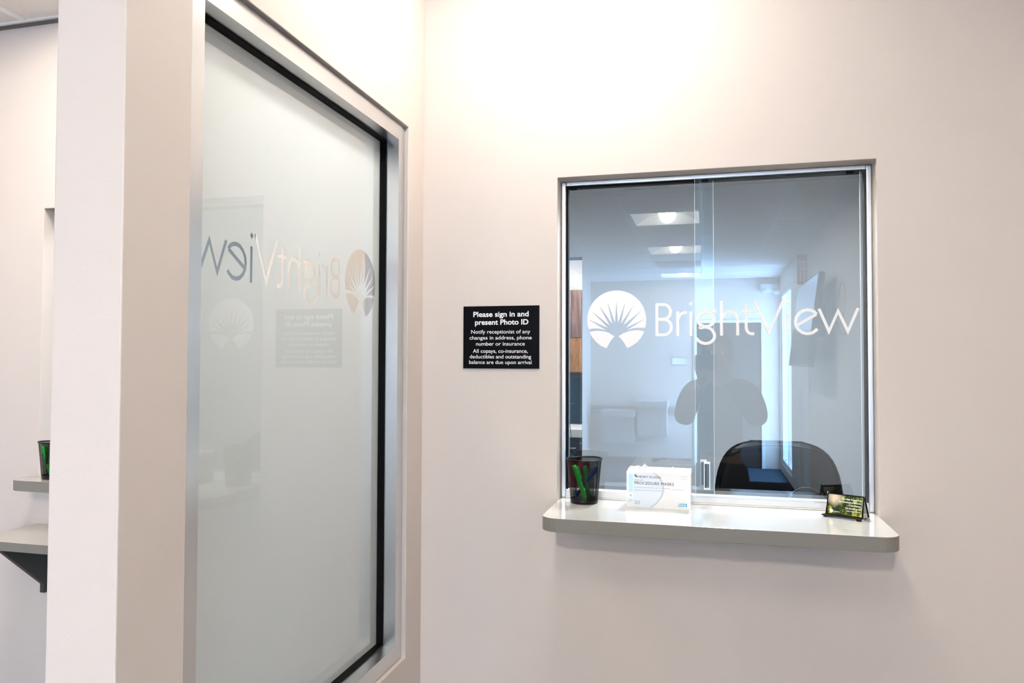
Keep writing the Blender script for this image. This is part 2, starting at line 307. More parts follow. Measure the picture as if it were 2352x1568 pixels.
LET_B={'strokes':[[(0.2768,-0.0025),(0.2763,0.002),(0.2746,0.0063),(0.2719,0.0102),(0.2683,0.0134),(0.264,0.0159),(0.2592,0.0175),(0.2541,0.0181),(0.249,0.0176),(0.2441,0.0162),(0.2398,0.0138),(0.2361,0.0106),(0.2334,0.0068),(0.2316,0.0025),(0.231,-0.002),(0.2316,-0.0066),(0.2333,-0.0109),(0.236,-0.0148),(0.2396,-0.0181),(0.244,-0.0205),(0.2488,-0.0221),(0.2539,-0.0226),(0.259,-0.0222),(0.2638,-0.0207),(0.2682,-0.0183),(0.2718,-0.0151),(0.2745,-0.0113),(0.2762,-0.007),(0.2768,-0.0025)],[(0.2404,-0.019),(0.2378,-0.0256),(0.2408,-0.0269),(0.2462,-0.0252),(0.2537,-0.0246),(0.2622,-0.0267),(0.2707,-0.0325),(0.276,-0.0418),(0.2779,-0.0506),(0.2753,-0.0594),(0.2685,-0.0664),(0.2599,-0.0704),(0.2514,-0.0712),(0.2428,-0.0692),(0.2343,-0.0641),(0.2268,-0.0559)],[(0.2961,0.0494),(0.2966,-0.0492)],[(0.2972,-0.0001),(0.3006,0.0086),(0.307,0.0152),(0.3154,0.0188),(0.3239,0.0191),(0.3323,0.0153),(0.3381,0.006),(0.3401,-0.005),(0.3403,-0.0488)],[(0.3631,0.0365),(0.3632,-0.0258),(0.3652,-0.0356),(0.3704,-0.0422),(0.3777,-0.0446),(0.3849,-0.044)],[(0.3509,0.0185),(0.3842,0.018)],[(0.4745,0.0232),(0.475,-0.0478)],[(0.5468,0.0079),(0.4975,-0.0216)],[(0.5474,0.0079),(0.5418,0.0148),(0.5329,0.0192),(0.5229,0.0206),(0.5118,0.018),(0.5017,0.0106),(0.4952,-0.0001),(0.4931,-0.0119),(0.495,-0.0237),(0.5014,-0.0345),(0.5114,-0.0421),(0.5224,-0.0451),(0.5354,-0.0433),(0.5454,-0.0363),(0.5491,-0.0316)]],'polys':[[(0.2688,0.0183),(0.2517,0.0219),(0.2667,0.0214),(0.2831,0.0252),(0.2811,0.0166),(0.2731,0.0152)],[(0.3594,0.0354),(0.3671,0.0423),(0.3671,0.0331),(0.3593,0.0332)],[(0.3817,0.0482),(0.3892,0.0498),(0.4246,-0.0296),(0.4584,0.0501),(0.4659,0.0484),(0.4237,-0.0497)],[(0.4743,0.0515),(0.4801,0.0443),(0.4742,0.0371),(0.4685,0.0443)],[(0.5503,0.0217),(0.5574,0.0242),(0.5792,-0.0298),(0.6021,0.0248),(0.6268,-0.0297),(0.6492,0.0249),(0.656,0.0223),(0.6266,-0.0487),(0.6022,0.0072),(0.5787,-0.0485)]]}
# ------------------------------------------------------------------ the room shell
H = 2.736; A1, A2, T1, S = 0.4185, 1.2739, 2.0575, 1.1174
XW2a, XW2b = -1.437, -0.5815
fy = lambda u, s, z: (u, 0.12 * s, z)
slab('wall_back', M['wall'], (-2.04, 2.04), (0, H), [(A1, A2, S - 0.0361, T1), (XW2a, XW2b, S - 0.0361, T1)], fy, bevel=0.0012)
slab('wall_partition', M['wall'], (-1.2107, 0.0), (0, H), [(-1.0621, -0.1189, 0.671, 2.2015)], lambda u, s, z: (-0.1264 * s, u, z), bevel=0.0022)
slab('wall_right', M['wall'], (-9.13, 0), (0, H), [(-8.92, -7.55, 0.10, 2.50), (-6.66, -5.82, -0.1, 2.10)], lambda u, s, z: (1.86 + 0.12 * s, u, z))
slab('wall_left', M['wall'], (-9.13, -3.4), (0, H), [(-8.15, -7.05, -0.1, 2.57)], lambda u, s, z: (-0.857 - 0.12 * s, u, z))
struct(B('wall_left_return', M['wall'], None, -2.10, -0.977, -3.52, -3.40, 0, H))
struct(B('wall_left_booth', M['wall'], None, -2.04, -1.92, -3.40, 0, 0, H))
slab('wall_front', M['wall'], (-0.977, 1.98), (0, H), [(0.66, 1.655, -0.1, 2.14)], lambda u, s, z: (u, -9.01 - 0.12 * s, z))
slab('wall_office', M['office_wall'], (-2.04, 2.04), (0, H), [(-1.00, -0.0217, -0.1, 2.2725)], lambda u, s, z: (u, 3.165 + 0.165 * s, z))
struct(B('wall_office_left', M['office_wall'], None, -2.16, -2.04, 0.12, 5.62, 0, H))
struct(B('wall_office_right', M['office_wall'], None, 2.04, 2.16, 0.12, 3.33, 0, H))
struct(B('wall_back_room', M['white_wall'], None, -2.04, 1.32, 5.50, 5.62, 0, H))
struct(B('wall_back_room_right', M['white_wall'], None, 1.20, 1.32, 3.33, 5.50, 0, H))
struct(B('floor', M['floor'], None, -2.16, 2.16, -9.13, 5.62, -0.08, 0))
LIGHTS = [(0.515, -0.48), (0.515, -2.31), (0.515, -4.14), (0.515, -5.97), (0.515, -8.40), (-0.85, -0.55), (0.90, 0.80), (-0.30, 4.45)]
ceil = slab('ceiling', M['tile'], (-2.16, 2.16), (-9.13, 5.62), [(x - .274, x + .274, y - .274, y + .274) for x, y in LIGHTS], lambda u, s, v: (u, v, H + 0.12 * s))
g = MB()
for x in (-0.41, 0.20, 0.81, 1.42): g.box(x - 0.012, x + 0.012, -9.0, 0, H - 0.004, H + 0.01)
g.box(-1.533, -1.509, -3.4, 0, H - 0.004, H + 0.01)
for k in range(14): g.box(-0.85, 1.86, -8.71 + 0.61 * k - 0.012, -8.71 + 0.61 * k + 0.012, H - 0.003, H + 0.01)
g.build('ceiling_grid', M['tbar'], ceil)
t = MB(); t.box(-1.92, -0.1264, -0.022, 0, H - 0.007, H); t.build('wall_angle', M['tbar'], ceil)
t = MB(); t.box(-1.92, -0.1264, -0.012, 0, H - 0.016, H - 0.007)  # dark strip stands for the shadow line where wall meets ceiling
struct(t.build('wall_top_shade', M['shadowbar'], None))
for nm, a in (('baseboard_back', (-1.92, 1.86, -0.01, 0, 0, 0.1)), ('baseboard_right', (1.85, 1.86, -5.8, 0, 0, 0.1)), ('baseboard_front', (-0.857, 0.62, -9.01, -9.0, 0, 0.1))):
    struct(B(nm, M['laminate_dark'], None, *a))
struct(B('trim_2', M['grey_rail'] if 'grey_rail' in M else mat('chair_rail', (0.28, 0.22, 0.22), 0.5), None, -0.857, 0.60, -9.01, -8.985, 0.74, 0.86))

# ------------------------------------------------------------------ window_1: glazed opening with daylight, right wall
win = struct(empty('window_1', (1.92, -8.235, 1.3)))
f = MB(); Y0, Y1, Z0, Z1 = -0.685, 0.685, -1.2, 1.2
f.box(-0.04, 0.04, Y0, Y1, Z0, Z0 + .06).box(-0.04, 0.04, Y0, Y1, Z1 - .06, Z1).box(-0.04, 0.04, Y0, Y0 + .05, Z0 + .06, Z1 - .06).box(-0.04, 0.04, Y1 - .05, Y1, Z0 + .06, Z1 - .06).box(-0.03, 0.03, -0.02, 0.02, Z0 + .06, Z1 - .06)
f.build('window_frame', M['rail'], win)
# ------------------------------------------------------------------ reception sliding windows (window_2 right, window_3 left booth)
EMB = EMBLEM; OX, OZ = 0.5831, 1.6437
def art(mb, f, w=0.0084):
    for poly in EMBLEM: mb.append(('p', poly))
def logo_polys():
    P = [('e', p) for p in EMBLEM]
    for s, L in (('a', LET_A), ('b', LET_B)):
        for st in L['strokes']: P.append((s, ribbon(st, 0.0083)))
        for p in L['polys']: P.append((s, p))
    return P
LP = logo_polys()
def tess(p):
    from mathutils.geometry import tessellate_polygon
    return [t for t in tessellate_polygon([[Vector((q[0] * 100, q[1] * 100, 0)) for q in p]]) if len(set(t)) == 3]
def flat_logo(name, keys, f0, parent, m):
    mb = MB()
    for li, (k, p) in enumerate(LP):
        if k not in keys: continue
        f = lambda q, d=li * 0.0001, g=f0: (lambda r: (r[0], r[1] - d, r[2]))(g(q))
        if isinstance(p, tuple):
            a = [mb.bm.verts.new(f(q)) for q in p[0]]; b = [mb.bm.verts.new(f(q)) for q in p[1]]
            for i in range(len(a) - 1): mb.bm.faces.new((a[i], b[i], b[i + 1], a[i + 1]))
        else:
            vs = [mb.bm.verts.new(f(q)) for q in p]
            for t in tess(p): mb.bm.faces.new([vs[i] for i in t])
    return mb.build(name, m, parent)
def sliding_window(name, x0, with_logo=True):
    """x0 = left side of the opening"""
    wn = struct(empty(name, (x0, 0.06, S))); W = A2 - A1; HT = T1 - S
    f = MB()   # U channel frame: outer nose and inner lip
    for (a, b, c, d) in ((0, .0145, 0, HT), (W - .0145, W, 0, HT), (.0145, W - .0145, HT - .0130, HT)):
        f.box(a, b, -0.003, 0.030, c, d)
    f.build('window_frame', M['alu2'], wn, bevel=0.003, seg=3)
    k = MB()   # dark channel the panes run in
    k.box(.0145, .0195, 0.004, 0.030, 0, HT - .013); k.box(W - .0185, W - .0145, 0.004, 0.030, 0, HT - .013); k.box(.0195, W - .0185, 0.004, 0.030, HT - .0185, HT - .013)
    k.build('channel', M['gasket'], wn)
    r = MB(); r.box(.0145, W - .0145, -0.006, 0.030, 0, 0.004); r.box(.0145, W - .0145, -0.001, 0.030, 0.004, 0.0245)
    r.build('bottom_rail', M['rail'], wn, bevel=0.0012)
    # rear pane (left) and front pane (right)
    pa = MB().box(.016, 0.4392, 0.010, 0.0101, .018, HT - .014).build('glass_pane', M['glass'], wn)
    pb = MB().box(0.3890, W - .016, -0.004 + 0.0, -0.0039, .020, HT - .014).build('glass_pane', M['glass'], wn)
    MB().box(0.4392, 0.4410, 0.010, 0.016, .018, HT - .014).build('pane_edge', M['edge'], pa)
    MB().box(0.3882, 0.3890, -0.004, 0.002, .020, HT - .014).build('pane_edge', M['edge'], pb)
    MB().box(W - .0295, W - .0280, 0.004, 0.010, .020, HT - .014).build('pane_edge', M['edge'], pb)
    for x, y in ((.0270, 0.010), (.384, 0.006), (.4080, -0.006), (.790, -0.006)):
        MB().box(x, x + .019, y - 0.003, y, HT - .0235, HT - .0165).build('bumper', M['gasket'], wn)
    for x, y, z in ((.4020, 0.009, .0485), (.4115, -0.005, .0445)):   # clear finger pulls
        hb = MB(); hb.box(x, x + .016, y - .012, y, z + .004, z + .072); pull = hb.build('finger_pull', M['acrylic'], wn)
        e = MB(); e.box(x, x + .017, y - .013, y, z, z + .004).box(x, x + .017, y - .013, y, z + .072, z + .076).box(x, x + .0022, y - .013, y, z + .004, z + .072).box(x + .0145, x + .017, y - .013, y - .010, z + .004, z + .072)
        e.build('pull_edge', M['acrylic_edge'], pull)
    if with_logo:
        dx, dz = OX - x0, OZ - S
        flat_logo('logo', ('e', 'a'), lambda q: (q[0] + dx, 0.0092, q[1] + dz), wn, M['white'])
        flat_logo('logo', ('b',), lambda q: (q[0] + dx, -0.0049, q[1] + dz), wn, M['white'])
    return wn
sliding_window('window_2', A1)
sliding_window('window_3', XW2a, False)

# ------------------------------------------------------------------ window_4: frosted panel window of the partition
pw = struct(empty('window_4', (-0.064, -0.59, 1.436)))
def rel(a): return (a[0] + .064, a[1] + .064, a[2] + .59, a[3] + .59, a[4] - 1.436, a[5] - 1.436)
YA, YB, ZA, ZB = -1.0621 + .002, -0.1189 - .002, 0.671 + .002, 2.2015 - .002
ya, yb, za, zb = -1.0157, -0.163, 0.717, 2.155
def ring(mb, xa, xb, o, i):
    (a, b, c, d), (p, q, r, s_) = o, i
    for z_ in ((a, b, s_, d), (a, b, c, r)): mb.box(*rel((xa, xb, z_[0], z_[1], z_[2], z_[3])))
    for y_ in ((a, p), (q, b)): mb.box(*rel((xa, xb, y_[0], y_[1], r, s_)))
f = MB(); ring(f, -0.1144, -0.012, (YA, YB, ZA, ZB), (ya, yb, za, zb)); f.build('window_frame', M['alu'], pw)
f = MB(); ring(f, -0.068, -0.0485, (ya, yb, za, zb), (ya + .004, yb - .004, za + .004, zb - .004)); f.build('gasket', M['gasket'], pw)
MB().box(*rel((-0.0684, -0.068, ya, yb, za, zb))).build('glass_pane', M['glass_p'], pw)
# frosted film with the logo cut out, read from the far side
film = MB().box(*rel((-0.0712, -0.0704, ya, yb, za, zb))).build('frosted_film', M['frost'], pw)
cut = MB(); K = 1.06; CY, CZ = -0.279, 1.731
def cf(x): return lambda q: (x + .064, CY - q[0] * K + .59, CZ + q[1] * K - 1.436)
for k, p in LP:
    if isinstance(p, tuple):
        for i in range(len(p[0]) - 1):
            cut.prism([p[0][i], p[1][i], p[1][i + 1], p[0][i + 1]], cf(-0.074), cf(-0.068))
    else:
        for t in tess(p): cut.prism([p[i] for i in t], cf(-0.074), cf(-0.068))
cuto = cut.build('cutter', M['frost'], pw)
md = film.modifiers.new('logo', 'BOOLEAN'); md.object = cuto; md.operation = 'DIFFERENCE'; md.solver = 'EXACT'; md.use_self = True
dg = bpy.context.evaluated_depsgraph_get(); me = bpy.data.meshes.new_from_object(film.evaluated_get(dg))
film.modifiers.clear(); film.data = me; bpy.data.objects.remove(cuto)

M['mat'] = mat('added_mat_black', (0.004, 0.004, 0.004), 1.0, spec=0.0, bump=0.6, bscale=200)  # for the mat added to darken the floor's reflection in the glass
tag(B('added_dark_mat', M['mat'], None, 0.95, 1.84, -7.7, -4.6, 0.0005, 0.010, bevel=.003), 'added black mat on the carpet, darkening the mirrored floor by the glazed opening', 'mat')
# ------------------------------------------------------------------ doors
def door(name, loc, rz, w, h, slab_m, lite=False, handle_side=1):
    d = struct(empty(name, loc, rz))
    f = MB(); f.box(-w / 2 - .045, -w / 2, -0.02, 0.13, 0, h + .045).box(w / 2, w / 2 + .045, -0.02, 0.13, 0, h + .045).box(-w / 2, w / 2, -0.02, 0.13, h, h + .045)
    f.build('door_frame', M['tbar'], d)
    leaf = MB().box(-w / 2, w / 2, 0.02, 0.065, 0.01, h).build('door_leaf', slab_m, d)
    if lite:
        MB().box(-w / 2 + .12, -w / 2 + .24, 0.012, 0.022, 0.55, 1.75).build('vision_panel', M['gasket'], leaf)
    hx = handle_side * (w / 2 - .07)
    hd = MB(); hd.lathe([(.026, 0), (.026, .008)], 16, (0, 0, 0)); hd.tube([(0, 0, 0.004), (0, 0, .05), (-handle_side * .015, 0, .055), (-handle_side * .11, 0, .055)], .009)
    ho = hd.build('door_handle', M['steel'], leaf); ho.location = (hx, 0.02, 0.98); ho.rotation_euler = (PI / 2, 0, 0)
    return d
door('door_1', (1.158, -9.01, 0), PI, 0.90, 2.09, M['doorwood'], handle_side=-1)
door('door_2', (1.86, -6.24, 0), -PI / 2, 0.75, 2.05, M['rail'], lite=True)
door('added_dark_door', (-0.857, -7.60, 0), PI / 2, 1.0, 2.52, M['doorwood'])  # added door, tall and dark to keep the mirrored left wall dim

# ------------------------------------------------------------------ ceiling lights
def troffer(label, x, y, lamp, group='recessed square ceiling lights'):
    t = thing('ceiling_light', label, 'ceiling light', (x, y, H), 0, group)
    f = MB(); f.box(-.295, .295, -.295, -.272, -.006, .0).box(-.295, .295, .272, .295, -.006, 0).box(-.295, -.272, -.272, .272, -.006, 0).box(.272, .295, -.272, .272, -.006, 0)
    f.build('frame', M['tbar'], t)
    MB().box(-.273, .273, -.273, .273, .100, .110).build('housing', M['reflector'], t)
    for s in (-1, 1):
        v = [(s * (.272 - .197 * i / 8), .001 + .088 * math.sin(PI / 2 * (i / 8))) for i in range(9)]; r = MB()
        a = [r.bm.verts.new((p[0], -.272, p[1])) for p in v]; b = [r.bm.verts.new((p[0], .272, p[1])) for p in v]
        for i in range(8): q = r.bm.faces.new((a[i], b[i], b[i + 1], a[i + 1])); q.smooth = True
        r.build('reflector', M['reflector'], t)
        MB().box(-.272, .272, s * .2715 - .001, s * .2715 + .001, .001, .099).build('end_plate', M['reflector'], t)
    prof = [(.068 * math.cos(a), .072 - .066 * math.sin(a)) for a in [PI * i / 12 for i in range(13)]]
    d = MB(); d.prism(prof, lambda p: (p[0], -.268, p[1]), lambda p: (p[0], .268, p[1])); d.build('lamp_basket', lamp, t)
    return t
troffer('recessed square ceiling light right above the service window, nearest the reception wall', 0.515, -0.48, M['lamp_near'])
troffer('recessed square ceiling light above the person with the camera', 0.515, -2.31, M['lamp_mid'])
troffer('recessed square ceiling light, topmost of those mirrored in the service glass', 0.515, -4.14, M['lamp'])
troffer('recessed square ceiling light, middle one of those mirrored in the service glass', 0.515, -5.97, M['lamp_far'])
troffer('recessed square ceiling light farthest down the room, beyond the ceiling air vent', 0.515, -8.40, M['lamp_far'])
troffer('recessed square ceiling light over the left booth behind the partition', -0.85, -0.55, M['lamp_booth'])
troffer('recessed square ceiling light inside the office above the black chair', 0.90, 0.80, M['lamp_in'], 'office ceiling lights')
troffer('recessed square ceiling light in the bright back room over the counter', -0.30, 4.45, M['lamp_back'], 'office ceiling lights')
v = thing('air_vent', 'white square ceiling air vent between two recessed lights', 'vent', (0.515, -7.19, H))
f = MB(); f.box(-.295, .295, -.295, -.27, -.006, 0).box(-.295, .295, .27, .295, -.006, 0).box(-.295, -.27, -.27, .27, -.006, 0).box(.27, .295, -.27, .27, -.006, 0); f.build('frame', M['tbar'], v)
f = MB()
for k in range(9): f.box(-.27, .27, -.25 + .06 * k, -.235 + .06 * k, -.012, -.001, rot=Matrix.Rotation(0.5, 3, 'X'), about=(0, -.24 + .06 * k, -.006))
f.build('slats', M['tbar'], v); B('backing', M['laminate_dark'], v, -.27, .27, -.27, .27, -.0009, 0)

# ------------------------------------------------------------------ transaction shelves
def shelf_poly(W, d, r=0.045, n=8):
    P = [(0, 0.058), (0, -d + r)]
    P += [(r - r * math.cos(PI / 2 * i / n), -d + r - r * math.sin(PI / 2 * i / n)) for i in range(1, n + 1)]
    P += [(W - r + r * math.sin(PI / 2 * i / n), -d + r - r * math.cos(PI / 2 * i / n)) for i in range(n + 1)]
    P += [(W, 0.058)]
    return P
E0 = 0.0006
def shade_edges(o):  # upright faces take the laminate copy with shade in its colour
    o.data.materials.append(M['lam_shaded'])
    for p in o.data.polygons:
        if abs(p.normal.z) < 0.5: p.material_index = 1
def shelf_in(name, label, x0, d=0.2398):
    P = [(q[0] if 0 < q[0] < A2 - A1 else (E0 if q[0] == 0 else A2 - A1 - E0), q[1]) for q in shelf_poly(A2 - A1, d)]
    mb = MB(); mb.prism(P, lambda p: (p[0], p[1], 0), lambda p: (p[0], p[1], -0.0355))
    o = mb.build(name, M['lam'], None, bevel=0.0012, loc=(x0, 0, S)); shade_edges(o); return tag(o, label, 'shelf')
shelf_in('transaction_shelf', 'grey-beige laminate counter shelf under the window, holding mask box and pen cup', A1)
shelf_in('transaction_shelf', 'small grey counter shelf left of the partition, with a pen cup on it', XW2a, 0.125)
ada = thing('writing_shelf', 'low grey writing shelf on a dark triangular bracket, lower left edge', 'shelf', (-1.4376, 0, 0.9468))
mb = MB(); mb.prism(shelf_poly(A2 - A1, 0.2466, 0.012, 3)[1:-1] + [(A2 - A1, -0.0005), (0, -0.0005)], lambda p: (p[0], p[1], 0), lambda p: (p[0], p[1], -0.0285)); shade_edges(mb.build('shelf_board', M['lam'], ada, bevel=0.001))
for bx in (0.028, 0.80):
    mb = MB(); prof = [(-.001, -.0290), (-.190, -.0290), (-.190, -.040), (-.012, -.205), (-.012, -.235), (-.001, -.235)]
    mb.prism(prof, lambda p: (bx, p[0], p[1]), lambda p: (bx + 0.018, p[0], p[1])); mb.build('bracket', M['bracket'], ada)

# ------------------------------------------------------------------ sign
sg = thing('wall_sign', 'black wall sign with white lettering asking visitors to sign in', 'sign', (0.1323, -0.0035, 1.4987))
B('board', M['signblack'], sg, 0, 0.2331, 0, 0.003, 0, 0.1857)
KX, KZ = 0.2331 / 1521.0, 0.1857 / 1258.0
mb = MB()
for body, a, b, base, cap, off in (('Please sign in and', 420, 1530, 407, 100, .022), ('present Photo ID', 455, 1525, 567, 100, .022), ('Notify receptionist of any', 378, 1562, 746, 72, .004),
        ('changes in address, phone', 345, 1592, 866, 72, .004), ('number or insurance', 478, 1455, 988, 72, .004), ('All copays, co-insurance,', 415, 1515, 1134, 74, .004),
        ('deductibles and outstanding', 350, 1582, 1246, 72, .004), ('balance are due upon arrival', 338, 1590, 1358, 72, .004)):
    add_text(mb, body, (a - 217) * KX, (b - 217) * KX, (1450 - base) * KZ, cap * KZ, lambda x, z: (x, -0.0004, z), off)
mb.build('lettering', M['white'], sg)

# ------------------------------------------------------------------ pen cup
def pen_cup(label, loc, rz=0.0):
    c = thing('pen_cup', label, 'pen cup', loc, rz)
    r0, r1, hh = .0385, .0500, .124
    MB().lathe([(r0 + (r1 - r0) * .10, .012), (r1, hh)], 48, caps=False, uv=True).build('mesh_wall', M['mesh'], c, norm=False)
    MB().lathe([(0.0005, .0008), (r0, .0), (r0 + .0011, .013), (r0 + .0003, .013), (r0 - .001, .002), (.0005, .0022)], 48, caps=False).build('base', M['black'], c)
    rim = MB(); n = 40; rim.tube([((r1 + .0005) * math.cos(2 * PI * k / n), (r1 + .0005) * math.sin(2 * PI * k / n), hh + .0012 * math.sin(4 * PI * k / n)) for k in range(n)], .0021, 8, closed=True); rim.build('rim', M['black'], c)
    return c
def pen(name, label, a, b, m, group=None, r=.0048):
    a, b = Vector(a), Vector(b); d = (b - a); t = thing(name, label, 'pen', a, 0, group); t.rotation_mode = 'QUATERNION'; t.rotation_quaternion = Vector((0, 0, 1)).rotation_difference(d)
    L_ = d.length
    MB().lathe([(.0004, 0), (.0012, .001), (.0030, .010), (r * .9, .016), (r, L_ * .55), (r, L_ - .004), (r * .7, L_)], 14, caps=True).build('barrel', m, t, smooth=False)
    MB().box(r * .8, r * 1.6, -.0014, .0014, L_ * .62, L_ - .006).build('clip', m, t)
    return t
CX, CYc = 0.4975, -0.0015
pen_cup('round black wire mesh cup of pens standing by the mask box', (CX, CYc, S))
Zc = S
pen('pen', 'bright green pen leaning to the left in the mesh cup', (CX + .012, CYc - .0300, Zc + .0045), (CX - .0240, CYc - .0330, Zc + .109), M['green'], r=.0068)
pen('pen', 'dark green pen standing upright in the mesh cup', (CX + .013, CYc - .002, Zc + .006), (CX - .0005, CYc + .010, Zc + .103), M['dgreen'], r=.0060)
pen('pen', 'dark blue pen leaning to the right in the mesh cup', (CX - .0285, CYc + .004, Zc + .008), (CX + .0370, CYc + .004, Zc + .104), M['blue'], r=.0055)
X2, Y2 = -1.3165, -0.050
pen_cup('black wire mesh pen cup on the left booth shelf, half behind the partition', (X2, Y2, S))
pen('pen', 'bright green pen in the left booth cup, nearest its rim', (X2 + .010, Y2 - .025, Zc + .008), (X2 - .036, Y2 - .020, Zc + .110), M['green'])
pen('pen', 'green pen in the left booth cup, touching the partition edge', (X2 - .010, Y2 - .018, Zc + .008), (X2 - .006, Y2 - .030, Zc + .114), M['dgreen'])
pen('pen', 'blue pen in the left booth cup, low behind the mesh', (X2 + .025, Y2, Zc + .008), (X2 - .022, Y2 + .008, Zc + .085), M['blue'])

# ------------------------------------------------------------------ mask box
BX0, BY0, BW, BH, BD = 0.6217, -0.0345, 0.1735, 0.0985, 0.078
bx = thing('mask_box', 'white cardboard box of procedure masks with a torn open top', 'box', (BX0, BY0, S), -0.012)
body = MB(); body.box(0, BW, 0, 0.0008, 0, BH - .003).box(0, BW, BD - .0008, BD, 0, BH + .004).box(0, .0008, .0008, BD - .0008, 0, BH - .001).box(BW - .0008, BW, .0008, BD - .0008, 0, BH - .003).box(.0008, BW - .0008, .0008, BD - .0008, 0, .0008)
body.build('carton', M['paper'], bx)
rag = [(0, 0), (.006, .008), (.012, .0115), (.022, .0105), (.032, .0128), (.041, .0095), (.050, .0165), (.056, .0120), (.058, .001), (.066, -.0005), (.074, .004), (.084, .0085), (.098, .0075), (.108, .0105), (.118, .0085), (.126, .0125), (.134, .0078), (.146, .0085), (.156, .0060), (.166, .0080), (.1735, .0030)]
fl = MB(); n = len(rag)
a = [fl.bm.verts.new((p[0], 0.0004, BH - .0032)) for p in rag]; b = [fl.bm.verts.new((p[0], 0.004 + .004 * (i % 2), BH - .002 + max(.001, p[1] * 1.5))) for i, p in enumerate(rag)]
for i in range(n - 1): fl.bm.faces.new((a[i], a[i + 1], b[i + 1], b[i]))
flo = fl.build('torn_flap', M['paper'], bx); flo.modifiers.new('solid', 'SOLIDIFY').thickness = 0.0008
ms = MB(); pts = []
for i in range(15):
    for j in range(6):
        u, v_ = i / 14, j / 5
        pts.append(ms.bm.verts.new((.004 + u * (BW - .008), .008 + v_ * (BD - .012), BH - .010 + .013 * math.sin(PI * v_) * (0.25 if 4 < i < 6 else 1) + .0045 * math.sin(i * 2.3 + j) + .003 * math.sin(i * 5.1))))
for i in range(14):
    for j in range(5): ms.bm.faces.new((pts[i * 6 + j], pts[(i + 1) * 6 + j], pts[(i + 1) * 6 + j + 1], pts[i * 6 + j + 1])).smooth = True
ms.build('mask_stack', M['tissue'], bx, sub=1)
def U(px, py):   # position on the front face from the artwork grid
    u = (px - 178) / 1562.0; top = 400 + .032 * (px - 170); bot = 1290 + .0516 * (px - 185)
    return (u * BW, (bot - py) / (bot - top) * (BH + .001))
yf = -0.0003
def quad(mb, pts, y): mb.bm.faces.new([mb.bm.verts.new((U(*p)[0], y, U(*p)[1])) for p in pts])
pr = MB(); quad(pr, [(225, 480), (335, 483), (335, 925), (225, 920)], yf); quad(pr, [(225, 1090), (335, 1095), (335, 1145), (225, 1190)], yf); pr.build('blue_stripe', M['pblue'], bx)
pr = MB(); arc_ = [(820, 440), (900, 500), (970, 580), (1030, 680), (1060, 790), (1060, 900), (1030, 1000), (980, 1090), (910, 1180), (830, 1250), (740, 1312)]
quad(pr, [(345, 440)] + arc_ + [(345, 1290)], -0.00015); pr.build('pale_panel', M['pblue2'], bx)
pr = MB(); out = [(870, 440), (950, 500), (1020, 580), (1075, 680), (1100, 790), (1100, 900), (1075, 1000), (1020, 1100), (950, 1190), (880, 1255), (800, 1313)]
for i in range(10): quad(pr, [arc_[i], out[i], out[i + 1], arc_[i + 1]], -0.0004)
pr.build('grey_arc', M['ink3'], bx)
pr = MB(); sq = [(377, 490), (440, 492), (440, 553), (377, 551)]
quad(pr, [sq[0], (432, 492), (379, 540)], -0.0005); quad(pr, [(440, 500), sq[2], (388, 552)], -0.0005)
pr.build('brand_mark', M['ink'], bx); pr = MB(); quad(pr, [(262, 985), (278, 978), (278, 1000), (264, 1008)], -0.0005); quad(pr, [(282, 1008), (300, 1004), (302, 1026), (286, 1030)], -0.0005)
pr.build('brand_mark', M['ink'], bx); pr = MB()
fU = lambda x, z: (x, -0.0006, z)
def line(mb, body, x0, x1, py, cap, off=0.0):
    a, z0 = U(x0, py); b, z1 = U(x1, py + (x1 - x0) * .042); add_text(mb, body, a, b, (z0 + z1) / 2 - 0.0, cap, fU, off)
line(pr, 'HENRY SCHEIN', 452, 1018, 567, .0062); line(pr, 'PROCEDURE MASKS', 378, 1340, 728, .0078); pr.build('lettering', M['ink'], bx)
pr = MB(); line(pr, 'EARLOOP', 378, 600, 638, .0036, .01); line(pr, 'Nonsterile & Hypoallergenic  Latex Free  Single Use', 380, 1240, 812, .0030, .01); line(pr, 'Masques de procedure avec boucles', 380, 1060, 880, .0030, .01); pr.build('small_lettering', M['ink2'], bx)
pr = MB(); line(pr, '50', 377, 512, 1218, .0098); pr.build('count_number', M['ink2'], bx); pr = MB()
line(pr, 'Fluid Resistant', 1490, 1665, 604, .0026); line(pr, 'BLUE', 1530, 1650, 552, .003)
pr.build('corner_lettering', M['ink3'], bx); pr = MB(); quad(pr, [(1280, 852), (1600, 870), (1600, 876), (1280, 858)], -0.0005); pr.build('fine_line', M['ink2'], bx)
pr = MB(); quad(pr, [(1450, 1205), (1650, 1213), (1650, 1298), (1425, 1290)], -0.0004); pr.build('level_badge', M['pblue'], bx)
pr = MB(); line(pr, 'ASTM', 1470, 1590, 1238, .0036, .02); line(pr, 'LEVEL', 1450, 1592, 1284, .0028, .02); line(pr, '1', 1618, 1645, 1286, .0080, .03); pr.build('badge_lettering', M['cyan'], bx)

